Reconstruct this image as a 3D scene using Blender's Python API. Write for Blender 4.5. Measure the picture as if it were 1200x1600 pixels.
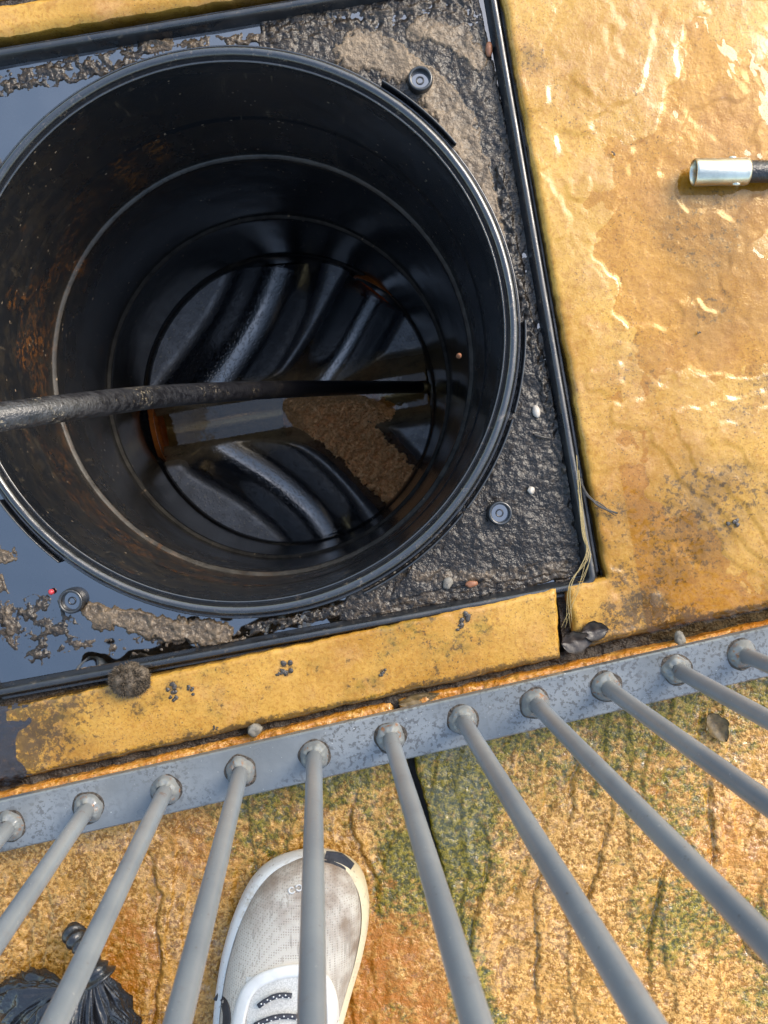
import bpy, math, random
import numpy as np
from mathutils import Vector, Matrix
random.seed(7); rng = np.random.default_rng(7)
scene = bpy.context.scene
for o in list(bpy.data.objects): bpy.data.objects.remove(o)

# ------------------------------------------------------------------ camera
H, F, CX, CY = 0.80, 1600.0, 600.0, 800.0          # camera height (m), focal length in plan units
NAD = (545.0, 744.0)                               # where the plumb line under the camera falls
dn = Vector((NAD[0]-CX, -(NAD[1]-CY), -F)).normalized()
ROT = dn.rotation_difference(Vector((0, 0, -1))).to_matrix()
RM = np.array(ROT)
cam_d = bpy.data.cameras.new('camera'); cam = bpy.data.objects.new('camera', cam_d)
scene.collection.objects.link(cam); scene.camera = cam
cam.matrix_world = Matrix.Translation((0, 0, H)) @ ROT.to_4x4()
cam_d.sensor_fit = 'VERTICAL'; cam_d.sensor_height = 36; cam_d.lens = F/1600*36
cam_d.clip_start = 0.01; cam_d.clip_end = 500
cam_d.dof.use_dof = True; cam_d.dof.focus_distance = 0.85; cam_d.dof.aperture_fstop = 20
# ------------------------------------------------------------------ world, sun, exposure
SUN_AZ, SUN_EL = math.radians(50), math.radians(46)      # azimuth from +Y towards +X
w = bpy.data.worlds.new('World'); scene.world = w; w.use_nodes = True
nt = w.node_tree; bg = nt.nodes['Background']
sky = nt.nodes.new('ShaderNodeTexSky'); sky.sky_type = 'NISHITA'; sky.sun_disc = False
sky.sun_elevation = SUN_EL; sky.sun_rotation = SUN_AZ; sky.air_density = 1.6; sky.dust_density = 2.6; sky.ozone_density = 1.0
nt.links.new(sky.outputs[0], bg.inputs[0]); bg.inputs[1].default_value = 0.15
sd = bpy.data.lights.new('sun', 'SUN'); sd.energy = 1.2; sd.angle = math.radians(24); sd.color = (1, 0.93, 0.82)
sun = bpy.data.objects.new('sun', sd); scene.collection.objects.link(sun)
sv = Vector((math.cos(SUN_EL)*math.sin(SUN_AZ), math.cos(SUN_EL)*math.cos(SUN_AZ), math.sin(SUN_EL)))
sun.rotation_euler = sv.to_track_quat('Z', 'Y').to_euler(); sun.location = sv*5
scene.view_settings.view_transform = 'Standard'; scene.view_settings.look = 'None'
scene.view_settings.exposure = 1.42; scene.view_settings.gamma = 1
scene.render.engine = 'CYCLES'; cy = scene.cycles; cy.max_bounces = 6; cy.diffuse_bounces = 3; cy.glossy_bounces = 3; cy.transmission_bounces = 2; cy.transparent_max_bounces = 6; cy.caustics_reflective = False; cy.caustics_refractive = False
scene.render.resolution_x, scene.render.resolution_y = 768, 1024

# ------------------------------------------------------------------ plan helpers
def P(px, py, z=0.0):
    """point of the plan drawing at height z -> world"""
    px = np.asarray(px, float); py = np.asarray(py, float)
    d = np.stack([px-CX, -(py-CY), np.full_like(px, -F)], -1) @ RM.T
    t = (np.asarray(z, float)-H)/d[..., 2]
    q = d*t[..., None]; q[..., 2] += H
    return q
def to_plan(X, Y, Z):
    q = np.stack([X, Y, np.asarray(Z)+0*X-H], -1) @ RM
    return CX-q[..., 0]/q[..., 2]*F, CY+q[..., 1]/q[..., 2]*F
def V(px, py, z=0.0): return Vector(P(px, py, z).tolist())

_perm = np.random.default_rng(3).permutation(256); _perm = np.concatenate([_perm]*3)
_ga = np.random.default_rng(4).uniform(0, 2*np.pi, 256); _gx, _gy = np.cos(_ga), np.sin(_ga)
def perlin(x, y, s=0):
    x = np.asarray(x, float)+s*17.31; y = np.asarray(y, float)+s*9.77
    xi = np.floor(x).astype(int); yi = np.floor(y).astype(int); xf = x-xi; yf = y-yi
    xi &= 255; yi &= 255
    u = xf*xf*xf*(xf*(xf*6-15)+10); v = yf*yf*yf*(yf*(yf*6-15)+10)
    def g(i, j, dx, dy):
        h = _perm[_perm[xi+i]+yi+j]; return _gx[h]*dx+_gy[h]*dy
    a = g(0, 0, xf, yf); b = g(1, 0, xf-1, yf); c = g(0, 1, xf, yf-1); d = g(1, 1, xf-1, yf-1)
    return ((a*(1-u)+b*u)*(1-v)+(c*(1-u)+d*u)*v)*1.5
def fbm(x, y, s=0, o=4, r=0.5):
    t = 0; a = 1.0; n = 0
    for k in range(o):
        t = t+a*perlin(x*2**k, y*2**k, s+k*3); n += a; a *= r
    return t/n
def sst(a, b, x):
    t = np.clip((x-a)/(b-a), 0, 1); return t*t*(3-2*t)
def pdist(x, y, pts):
    """distance to a polyline"""
    best = np.full(np.shape(x), 1e9); par = np.zeros(np.shape(x)); n = len(pts)-1
    for i in range(n):
        ax, ay = pts[i][:2]; bx, by = pts[i+1][:2]; dx, dy = bx-ax, by-ay
        t = np.clip(((x-ax)*dx+(y-ay)*dy)/(dx*dx+dy*dy+1e-12), 0, 1)
        d = np.hypot(x-ax-t*dx, y-ay-t*dy); m = d < best
        best = np.where(m, d, best); par = np.where(m, (i+t)/n, par)
    return best, par
def inpoly(x, y, poly):
    r = np.zeros(np.shape(x), bool); n = len(poly)
    for i in range(n):
        ax, ay = poly[i]; bx, by = poly[(i+1) % n]
        c = ((ay > y) != (by > y)) & (x < (bx-ax)*(y-ay)/(by-ay+1e-12)+ax); r ^= c
    return r
def sdpoly(x, y, poly):
    d, _ = pdist(x, y, list(poly)+[poly[0]]); return np.where(inpoly(x, y, poly), -d, d)

# ------------------------------------------------------------------ mesh helpers
COL = scene.collection
def make_mesh(name, v, f, mat, attr=None, smooth=True):
    me = bpy.data.meshes.new(name); v = np.asarray(v, np.float32)
    if isinstance(f, np.ndarray):
        k = f.shape[1]; me.vertices.add(len(v)); me.vertices.foreach_set('co', v.ravel())
        me.loops.add(f.size); me.loops.foreach_set('vertex_index', f.ravel().astype(np.int32))
        me.polygons.add(len(f)); me.polygons.foreach_set('loop_start', np.arange(0, f.size, k, dtype=np.int32))
        me.polygons.foreach_set('loop_total', np.full(len(f), k, np.int32))
    else:
        me.from_pydata([tuple(map(float, q)) for q in v], [], [tuple(map(int, q)) for q in f])
    me.update(calc_edges=True)
    if smooth: me.polygons.foreach_set('use_smooth', np.ones(len(me.polygons), bool))
    if attr is not None:
        a = me.attributes.new('paint', 'FLOAT_COLOR', 'POINT'); a.data.foreach_set('color', np.asarray(attr, np.float32).ravel())
    me.materials.append(mat); me.validate(); return me
def obj(name, v, f, mat, parent=None, attr=None, smooth=True, origin=None):
    """one mesh object; v in world coordinates"""
    v = np.asarray(v, float)
    if parent is not None: org = np.array(parent.matrix_world.translation if parent.parent is None else wloc(parent))
    elif origin is not None: org = np.array(origin, float)
    else: org = np.array([v[:, 0].mean(), v[:, 1].mean(), v[:, 2].min()])
    o = bpy.data.objects.new(name, make_mesh(name, v-org, f, mat, attr, smooth)); COL.objects.link(o)
    if parent is not None: o.parent = parent
    else: o.location = org
    return o
def wloc(o):
    l = Vector(o.location)
    while o.parent: o = o.parent; l += Vector(o.location)
    return l
def empty(name, loc):
    o = bpy.data.objects.new(name, None); COL.objects.link(o); o.location = loc; o.empty_display_size = 0.02
    o.matrix_world = Matrix.Translation(loc); return o
def tag(o, label=None, cat=None, group=None, kind=None):
    if label: o['label'] = label
    if cat: o['category'] = cat
    if group: o['group'] = group
    if kind: o['kind'] = kind
    return o
def gridf(n, m, base=0, wrap=False):
    i = np.arange(n-1)[:, None]; j = np.arange(m if wrap else m-1)[None, :]; j2 = (j+1) % m
    return np.stack([base+i*m+j, base+(i+1)*m+j, base+(i+1)*m+j2, base+i*m+j2], -1).reshape(-1, 4)
def lathe(prof, seg, cfun):
    a = np.linspace(0, 2*np.pi, seg, endpoint=False); v = []
    for r, z in prof:
        c = cfun(z); v.append(np.stack([c[0]+r*np.cos(a), c[1]+r*np.sin(a), np.full(seg, z)], -1))
    return np.concatenate(v), gridf(len(prof), seg, 0, True)
def catmull(pts, n):
    p = np.asarray(pts, float); p = np.vstack([2*p[0]-p[1], p, 2*p[-1]-p[-2]]); out = []
    for i in range(1, len(p)-2):
        t = np.linspace(0, 1, n, endpoint=False)[:, None]
        out.append(.5*(2*p[i]+(p[i+1]-p[i-1])*t+(2*p[i-1]-5*p[i]+4*p[i+1]-p[i+2])*t**2+(3*p[i]-p[i-1]-3*p[i+1]+p[i+2])*t**3))
    out.append(p[-2][None]); return np.concatenate(out)
def tube(path, rad, seg=16, cap=True):
    path = np.asarray(path, float); n = len(path); rad = np.broadcast_to(rad, (n,))
    T = np.gradient(path, axis=0); T /= np.linalg.norm(T, axis=1)[:, None]
    up = np.array([0, 0, 1.0]) if abs(T[0][2]) < .9 else np.array([1.0, 0, 0])
    a = np.linspace(0, 2*np.pi, seg, endpoint=False); v = []
    N = np.cross(T[0], up); N /= np.linalg.norm(N)
    for i in range(n):
        N = N-T[i]*np.dot(N, T[i]); N /= np.linalg.norm(N); B = np.cross(T[i], N)
        v.append(path[i]+rad[i]*(np.cos(a)[:, None]*N+np.sin(a)[:, None]*B))
    v = np.concatenate(v); f = gridf(n, seg, 0, True)
    if cap:
        v = np.vstack([v, path[0], path[-1]]); c0, c1 = n*seg, n*seg+1; j = np.arange(seg); j2 = (j+1) % seg
        f = np.vstack([f, np.stack([np.full(seg, c0), j, j2, np.full(seg, c0)], -1), np.stack([np.full(seg, c1), (n-1)*seg+j2, (n-1)*seg+j, np.full(seg, c1)], -1)])
        return v, [tuple(dict.fromkeys(q)) for q in f.tolist()]
    return v, f
def join(parts):
    vs, fs, b = [], [], 0
    for v, f in parts:
        vs.append(np.asarray(v, float)); fs += [tuple(int(k)+b for k in q) for q in (f.tolist() if isinstance(f, np.ndarray) else f)]; b += len(v)
    return np.vstack(vs), fs
def blob(c, rx, ry, rz, seed, rough=.25, rings=9, seg=14, rot=0.0, freq=1.3):
    v = []
    for i in range(rings+1):
        th = math.pi*i/rings
        for j in range(seg):
            ph = 2*math.pi*j/seg; n = np.array([math.sin(th)*math.cos(ph), math.sin(th)*math.sin(ph), math.cos(th)])
            k = 1+rough*float(fbm(n[0]*freq+n[2]*.7+seed, n[1]*freq-n[2]*.9+seed*1.7, seed % 13, 3)); v.append(n*k)
    v = np.array(v)*np.array([rx, ry, rz]); ca, sa = math.cos(rot), math.sin(rot)
    v = np.stack([v[:, 0]*ca-v[:, 1]*sa, v[:, 0]*sa+v[:, 1]*ca, v[:, 2]], -1)
    return v+np.array(c), gridf(rings+1, seg, 0, True)

# ------------------------------------------------------------------ materials
class NB:
    def __init__(s, name):
        s.m = bpy.data.materials.new(name); s.m.use_nodes = True; s.t = s.m.node_tree; s.n = s.t.nodes; s.bsdf = s.n['Principled BSDF']
        s.pos = s.n.new('ShaderNodeNewGeometry').outputs['Position']
    def put(s, sock, val):
        if isinstance(val, bpy.types.NodeSocket): s.t.links.new(val, sock)
        elif isinstance(val, (tuple, list)) and len(val) == 3 and sock.type == 'RGBA': sock.default_value = (*val, 1)
        else: sock.default_value = val
    def noise(s, scale, detail=4, rough=.55, out=0, vec=None, dist=0.0):
        n = s.n.new('ShaderNodeTexNoise'); n.inputs['Scale'].default_value = scale; n.inputs['Detail'].default_value = detail
        n.inputs['Roughness'].default_value = rough; n.inputs['Distortion'].default_value = dist
        s.t.links.new(vec or s.pos, n.inputs['Vector']); return n.outputs[out]
    def voro(s, scale, feat='F1', out='Distance', vec=None):
        n = s.n.new('ShaderNodeTexVoronoi'); n.feature = feat; n.inputs['Scale'].default_value = scale
        s.t.links.new(vec or s.pos, n.inputs['Vector']); return n.outputs[out]
    def ramp(s, v, a, b, lo=0.0, hi=1.0):
        n = s.n.new('ShaderNodeMapRange'); n.interpolation_type = 'SMOOTHSTEP'
        s.put(n.inputs[0], v); s.put(n.inputs[1], a); s.put(n.inputs[2], b); s.put(n.inputs[3], lo); s.put(n.inputs[4], hi); return n.outputs[0]
    def math(s, op, a, b=0.0, clamp=False):
        n = s.n.new('ShaderNodeMath'); n.operation = op; n.use_clamp = clamp; s.put(n.inputs[0], a); s.put(n.inputs[1], b); return n.outputs[0]
    def mix(s, f, a, b, mode='MIX'):
        n = s.n.new('ShaderNodeMix'); n.data_type = 'RGBA'; n.blend_type = mode; s.put(n.inputs[0], f); s.put(n.inputs[6], a); s.put(n.inputs[7], b); return n.outputs[2]
    def attr(s):
        a = s.n.new('ShaderNodeAttribute'); a.attribute_name = 'paint'; c = s.n.new('ShaderNodeSeparateColor'); s.t.links.new(a.outputs['Color'], c.inputs[0])
        return c.outputs[0], c.outputs[1], c.outputs[2], a.outputs['Alpha']
    def bump(s, h, strength, dist, prev=None):
        b = s.n.new('ShaderNodeBump'); b.inputs['Strength'].default_value = strength; b.inputs['Distance'].default_value = dist
        s.put(b.inputs['Height'], h)
        if prev: s.t.links.new(prev, b.inputs['Normal'])
        return b.outputs[0]
    def xyz(s, vec=None):
        n = s.n.new('ShaderNodeSeparateXYZ'); s.t.links.new(vec or s.pos, n.inputs[0]); return n.outputs
    def scale(s, k):
        n = s.n.new('ShaderNodeMapping'); n.inputs['Scale'].default_value = k; s.t.links.new(s.pos, n.inputs[0]); return n.outputs[0]
    def set(s, **k):
        for a, v in k.items(): s.put(s.bsdf.inputs[a.replace('_', ' ')], v)
        return s.m

def mat_stone_upper():
    b = NB('smooth_yellow_sandstone'); R, G, B, A = b.attr()
    c = b.mix(b.ramp(b.noise(7, 4, .65, dist=.6), .36, .66), (0.43, 0.242, 0.043), (0.30, 0.145, 0.016))
    c = b.mix(b.ramp(b.noise(24, 4, .65, dist=.4), .5, .72, 0, .6), c, (0.4, 0.212, 0.08))
    c = b.mix(b.ramp(b.noise(55, 4, .7), .54, .7, 0, .55), c, (0.24, 0.1, 0.0096))
    gr = b.noise(330, 2, .75)
    c = b.mix(b.ramp(gr, .50, .66, 0, .55), c, (0.248, 0.104, 0.0096))
    c = b.mix(b.ramp(gr, .46, .34, 0, .25), c, (0.48, 0.288, 0.08))
    c = b.mix(b.math('MULTIPLY', b.ramp(b.noise(620, 2, .75), .60, .68), b.ramp(b.noise(16, 4), .4, .62, .25, 1)), c, (0.056, 0.036, 0.016))
    c = b.mix(b.math('MULTIPLY', B, b.ramp(b.noise(30, 4, .7), .25, .7, .25, .85)), c, (0.216, 0.108, 0.008))
    c = b.mix(b.math('MULTIPLY', b.ramp(R, .05, .6, 0, .75), b.ramp(b.noise(38, 4, .7), .38, .66)), c, (.11, .062, .014))
    dm = b.math('MULTIPLY', b.ramp(b.math('ADD', b.noise(210, 3, .8), b.math('MULTIPLY', R, .34)), .62, .76), b.ramp(R, .03, .25), True)
    c = b.mix(b.math('MULTIPLY', dm, .72), c, (0.0256, 0.0176, 0.0104))
    c = b.mix(b.math('MULTIPLY', G, b.ramp(b.noise(90, 4, .7), .42, .6), True), c, (0.136, 0.112, 0.008))
    rr = b.math('ADD', b.ramp(b.noise(40, 4, .6), .3, .7, .28, .5), b.math('MULTIPLY', A, -.16), True)
    nb = b.bump(gr, .22, .0012); nb = b.bump(b.noise(70, 4, .65), .15, .003, nb)
    return b.set(Base_Color=c, Roughness=rr, IOR=1.45, Normal=nb, Coat_Weight=b.math('MULTIPLY', A, b.ramp(b.noise(30, 4), .36, .6, 0, .6)), Coat_Roughness=.09, Coat_IOR=1.4)
def mat_stone_lower():
    b = NB('coarse_algae_sandstone'); R, G, B, A = b.attr()
    g = b.noise(300, 2, .7); g2 = b.noise(60, 4, .7); big = b.noise(16, 4, .6)
    c = b.mix(b.ramp(b.math('ADD', g, b.math('MULTIPLY', g2, .6)), .68, .90), (0.216, 0.092, 0.0032), (0.528, 0.288, 0.076))
    c = b.mix(b.ramp(b.math('ADD', g2, b.math('MULTIPLY', big, .5)), .72, .92, 0, .7), c, (0.336, 0.16, 0.0144))
    c = b.mix(b.math('MULTIPLY', B, b.ramp(b.noise(90, 4, .7), .3, .6), True), c, (0.32, 0.108, 0.0048))
    al = b.math('MULTIPLY', b.ramp(b.math('ADD', b.noise(110, 3, .8), b.math('MULTIPLY', G, .36)), .52, .80), b.ramp(G, .02, .25), True)
    c = b.mix(al, c, b.mix(b.ramp(g, .4, .62), (.055, .048, .003), (.215, .16, .008)))
    c = b.mix(b.ramp(b.noise(430, 2, .75), .64, .72, 0, .6), c, (0.036, 0.0256, 0.016))
    c = b.mix(b.math('MULTIPLY', R, b.ramp(g2, .35, .55), True), c, (0.024, 0.02, 0.016))
    nb = b.bump(g, .65, .0028)
    film = b.ramp(b.math('ADD', b.noise(85, 4, .75), b.math('MULTIPLY', A, .22)), .56, .62)
    nc = b.bump(b.noise(120, 3, .5), .6, .003)
    return b.set(Base_Color=c, Roughness=b.ramp(g2, .3, .7, .2, .45), IOR=1.5, Normal=nb, Coat_Weight=film, Coat_Roughness=.06, Coat_IOR=1.5, Coat_Normal=nc)
def mat_black(name, rough=.28, dusty=False, ior=1.6):
    b = NB(name); c = (.010, .011, .013)
    if dusty:
        R, G, B, A = b.attr()
        c = b.mix(b.math('MULTIPLY', R, b.ramp(b.noise(70, 4, .75), .38, .72), True), c, (.036, .028, .019))
        c = b.mix(b.math('MULTIPLY', G, b.ramp(b.noise(150, 3, .8), .48, .62), True), c, (.13, .052, .015))
        c = b.mix(b.math('MULTIPLY', B, b.ramp(b.noise(60, 4, .7), .3, .65, .35, 1), True), c, (.085, .078, .066))
        vd = b.n.new('ShaderNodeTexVoronoi'); vd.inputs['Scale'].default_value = 240; b.t.links.new(b.pos, vd.inputs['Vector'])
        sc = b.n.new('ShaderNodeSeparateColor'); b.t.links.new(vd.outputs['Color'], sc.inputs[0])
        cl = b.ramp(b.noise(26, 4, .7), .46, .66, 0, .22)
        sp = b.math('MULTIPLY', b.math('LESS_THAN', vd.outputs['Distance'], b.math('MULTIPLY', sc.outputs[1], .34)), b.math('GREATER_THAN', b.math('ADD', sc.outputs[0], cl), .985))
        c = b.mix(sp, c, (.24, .18, .12))
        c = b.mix(b.math('MULTIPLY', b.ramp(b.noise(150, 3, .7, vec=b.scale((1, 1, .10))), .60, .70), b.ramp(b.noise(20, 3), .45, .6)), c, (.06, .048, .034))
        c = b.mix(b.ramp(b.noise(120, 3, .6, vec=b.scale((.25, 1, 3.0))), .68, .74, 0, .6), c, (.09, .08, .065))
        rough = b.math('ADD', rough, b.math('MULTIPLY', R, b.ramp(b.noise(30, 4), .3, .7, .1, .4)), True)
    else:
        rough = b.ramp(b.noise(60, 4, .6), .3, .7, rough*.7, rough*1.5)
        c = b.mix(b.ramp(b.noise(140, 3, .75), .58, .75, 0, .8), c, (.10, .08, .06))
    return b.set(Base_Color=c, Roughness=rough, IOR=ior, Normal=b.bump(b.noise(500, 2, .6), .15, .0005))
def mat_base():
    b = NB('wet_moulded_plastic'); R, G, B, A = b.attr()
    c = b.mix(R, (.016, .019, .025), (.036, .039, .045))
    c = b.mix(b.math('MULTIPLY', R, b.ramp(b.noise(260, 2, .75), .60, .70), True), c, (.20, .16, .11))
    c = b.mix(b.math('MULTIPLY', G, b.ramp(b.noise(45, 4, .7), .25, .65, .35, 1), True), c, (.24, .175, .095))
    rg = b.math('ADD', b.ramp(b.noise(70, 3), .3, .7, .14, .24), b.math('MULTIPLY', R, .28), True)
    dr = b.ramp(b.voro(260), .42, .25)
    return b.set(Base_Color=c, Roughness=rg, IOR=2.1, Normal=b.bump(dr, .35, .0006, b.bump(b.noise(40, 3, .6), .12, .002)))
def mat_mud():
    b = NB('wet_mud'); R, G, B, A = b.attr()
    t = b.math('ADD', R, b.ramp(b.noise(240, 3, .7), .3, .7, -.14, .10), True)
    c = b.mix(t, (.009, .008, .0075), (.24, .172, .105))
    c = b.mix(b.ramp(b.noise(700, 2, .7), .58, .7, 0, .6), c, (.02, .017, .015))
    c = b.mix(b.math('MULTIPLY', b.ramp(b.noise(420, 2, .8), .56, .66), b.ramp(t, .05, .5, .10, .45)), c, (.26, .18, .105))
    nb = b.bump(b.noise(300, 2, .75), .6, .0026)
    return b.set(Base_Color=c, Roughness=b.ramp(t, 0, .9, .3, .52), IOR=1.4, Normal=nb, Coat_Weight=b.ramp(t, .1, .8, .10, .06), Coat_Roughness=.14, Coat_IOR=1.6)
def mat_black_water():
    b = NB('black_water')
    nb = b.bump(b.noise(14, 3, .5), .06, .004)
    return b.set(Base_Color=(.012, .013, .016), Roughness=.02, IOR=2.8, Normal=nb)
def film(name, tint, f0, rough=.03, bumps=(60, .25, .0012)):
    b = NB(name); n = b.n; b.n.remove(b.bsdf)
    tr = n.new('ShaderNodeBsdfTransparent'); tr.inputs[0].default_value = (*tint, 1)
    gl = n.new('ShaderNodeBsdfGlossy'); gl.inputs['Roughness'].default_value = rough
    fr = n.new('ShaderNodeLayerWeight'); fr.inputs[0].default_value = .5; mx = n.new('ShaderNodeMixShader')
    nb = b.bump(b.noise(bumps[0], 3, .5), bumps[1], bumps[2]); b.t.links.new(nb, gl.inputs['Normal']); b.put(mx.inputs[0], b.math('ADD', b.math('MULTIPLY', b.math('POWER', fr.outputs['Facing'], 5.0), 1-f0), f0))
    b.t.links.new(tr.outputs[0], mx.inputs[1]); b.t.links.new(gl.outputs[0], mx.inputs[2])
    b.t.links.new(mx.outputs[0], n['Material Output'].inputs[0]); return b.m
def mat_steel():
    b = NB('grey_painted_steel')
    c = b.mix(b.ramp(b.noise(18, 4), .35, .7), (.095, .105, .112), (.145, .158, .168))
    sp = b.ramp(b.noise(300, 2, .75), .51, .60); ms = b.ramp(b.noise(9, 3, .6), .40, .56)
    c = b.mix(b.math('MULTIPLY', b.math('MULTIPLY', sp, ms), .7), c, (.035, .031, .027))
    c = b.mix(b.ramp(b.noise(520, 2, .7), .72, .78), c, (.55, .55, .53))
    return b.set(Base_Color=c, Roughness=b.ramp(b.noise(25, 4), .3, .7, .25, .5), IOR=1.6, Coat_Weight=b.ramp(b.noise(11, 3), .40, .56, 0, .5), Coat_Roughness=.07, Coat_IOR=1.5,
                 Normal=b.bump(b.noise(300, 2, .6), .2, .0008))
def mat_bar():
    b = NB('grey_painted_bar'); c = b.mix(b.ramp(b.noise(14, 4), .35, .7), (.15, .175, .205), (.20, .225, .25))
    c = b.mix(b.ramp(b.noise(420, 2, .7), .70, .76, 0, .7), c, (.5, .5, .48)); c = b.mix(b.ramp(b.noise(240, 3, .7), .68, .74, 0, .8), c, (.05, .04, .035)); lowz = b.ramp(b.xyz()[2], .10, .04); c = b.mix(b.math('MULTIPLY', lowz, .5), c, (.11, .105, .095)); c = b.mix(b.math('MULTIPLY', b.ramp(b.noise(120, 3, .7), .58, .68), b.ramp(lowz, 0, 1, .12, .8)), c, (.12, .06, .03))
    return b.set(Base_Color=c, Roughness=.33, IOR=1.6, Normal=b.bump(b.noise(200, 3, .6), .12, .0006))
def mat_plain(name, col, rough=.5, var=.4, scale=150, metal=0.0, ior=1.5, bump=.3, bdist=.001, coat=0.0):
    b = NB(name); c = b.mix(b.ramp(b.noise(scale, 4, .65), .35, .7, 0, 1), col, tuple(k*(1-var) for k in col))
    return b.set(Base_Color=c, Roughness=rough, Metallic=metal, IOR=ior, Normal=b.bump(b.noise(scale*2.5, 3, .6), bump, bdist), Coat_Weight=coat, Coat_Roughness=.1)
def mat_hose():
    b = NB('scuffed_black_rubber'); st = b.scale((.18, 1, 1)); x = b.xyz()[0]
    far = b.ramp(x, -.02, -.20)
    c = b.mix(b.math('MULTIPLY', b.ramp(b.noise(170, 3, .7, vec=st), .36, .60), far), (.006, .006, .008), (.030, .030, .033))
    cr = b.math('MULTIPLY', b.ramp(b.noise(380, 2, .8), .56, .63), b.ramp(b.noise(28, 4, .7), .48, .6))
    c = b.mix(b.math('MULTIPLY', cr, b.ramp(far, 0, 1, .25, 1)), c, (.24, .2, .14))
    return b.set(Base_Color=c, Roughness=.34, IOR=1.55, Normal=b.bump(b.noise(420, 2, .7), .6, .0012))
def mat_knit():
    b = NB('off_white_knit'); R, G, B, A = b.attr()
    v = b.voro(560); v.node.inputs['Randomness'].default_value = .12; c = b.mix(b.ramp(v, .36, .2), (.47, .43, .37), (.27, .24, .20))
    c = b.mix(b.math('MULTIPLY', R, b.ramp(b.noise(55, 4), .25, .75), True), c, (.19, .135, .095))
    wv = b.noise(300, 2, .5, vec=b.scale((1, .12, 1))); c = b.mix(b.ramp(wv, .60, .68, 0, .5), c, (.2, .17, .14))
    return b.set(Base_Color=c, Roughness=.85, Normal=b.bump(v, .6, .0008))
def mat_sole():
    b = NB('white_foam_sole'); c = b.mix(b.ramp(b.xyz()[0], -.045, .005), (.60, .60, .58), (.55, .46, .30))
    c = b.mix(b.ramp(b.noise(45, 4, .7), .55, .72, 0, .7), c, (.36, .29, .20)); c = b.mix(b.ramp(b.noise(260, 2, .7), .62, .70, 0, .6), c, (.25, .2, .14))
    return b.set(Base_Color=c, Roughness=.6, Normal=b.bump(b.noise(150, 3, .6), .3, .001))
def mat_sludge():
    b = NB('brown_sludge'); g = b.noise(260, 2, .75)
    c = b.mix(b.ramp(g, .35, .65), (.62, .29, .10), (.95, .58, .28))
    c = b.mix(b.ramp(b.noise(60, 4), .55, .7, 0, .7), c, (.66, .35, .14))
    return b.set(Base_Color=c, Roughness=.4, IOR=1.45, Normal=b.bump(g, .45, .003))
M = dict(up=mat_stone_upper(), low=mat_stone_lower(), black=mat_black('black_plastic', .3, False, 1.7), shaft=mat_black('dusty_black_plastic', .18, True), glossy=mat_black('wet_black_plastic', .2, False, 1.85),
         mud=mat_mud(), bwater=mat_black_water(), steel=mat_steel(), bar=mat_bar(), hose=mat_hose(), knit=mat_knit(), sludge=mat_sludge(), base=mat_base(), pwater=film('dirty_puddle_water', (.34, .29, .23), .13, .22, (60, .5, .003)), mwater=film('murky_water', (.22, .20, .18), .25, .02, (14, .05, .004)),
         film=film('clear_rain_water', (.92, .84, .66), .03, .03, (22, .10, .002)), bfilm=film('brown_drain_water', (.70, .60, .40), .05, .05, (45, .25, .002)),
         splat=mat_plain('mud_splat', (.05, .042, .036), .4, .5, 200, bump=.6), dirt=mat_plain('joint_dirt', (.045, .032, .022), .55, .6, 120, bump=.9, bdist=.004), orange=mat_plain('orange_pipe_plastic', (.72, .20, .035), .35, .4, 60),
         dirtyorange=mat_plain('wet_dark_soil', (.035, .027, .02), .5, .5, 40, bump=.6, bdist=.004),
         zinc=mat_plain('zinc_plated_steel', (.72, .70, .58), .28, .3, 45, metal=1.0, bump=.15), brass=mat_plain('brass', (.85, .62, .25), .35, .5, 200, metal=1.0),
         pebw=mat_plain('pale_pebble', (.46, .41, .35), .5, .3, 90), pebo=mat_plain('orange_pebble', (.24, .10, .05), .5, .3, 90), pebg=mat_plain('grey_pebble', (.18, .165, .14), .6, .4, 150),
         red=mat_plain('red_berry', (.45, .04, .05), .3, .3, 90), leaf=mat_plain('dead_leaf', (.13, .085, .03), .5, .6, 220), leafd=mat_plain('dark_leaf', (.04, .03, .025), .4, .5, 220),
         straw=mat_plain('straw', (.30, .23, .10), .6, .3, 300), black_h=mat_plain('black_bristle', (.02, .017, .015), .45, .3, 300), moss=mat_plain('dead_moss', (.10, .075, .05), .75, .6, 300, bump=.5),
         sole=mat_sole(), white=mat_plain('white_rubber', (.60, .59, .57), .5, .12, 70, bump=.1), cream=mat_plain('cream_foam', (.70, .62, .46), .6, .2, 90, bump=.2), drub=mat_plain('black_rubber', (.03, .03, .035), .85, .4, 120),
         tongue=mat_plain('white_mesh_tongue', (.58, .57, .54), .8, .35, 900, bump=.6), lace=mat_plain('dark_lace', (.03, .032, .045), .7, .3, 300), bag=None)
def mat_bag():
    b = NB('black_bag_plastic'); v = b.voro(420); s = b.ramp(b.noise(40, 3), .35, .65, .16, .34)
    return b.set(Base_Color=(.014, .014, .016), Roughness=s, IOR=1.6, Normal=b.bump(b.noise(90, 3, .6), .5, .003, b.bump(v, .25, .0006)))
M['bag'] = mat_bag()

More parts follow.
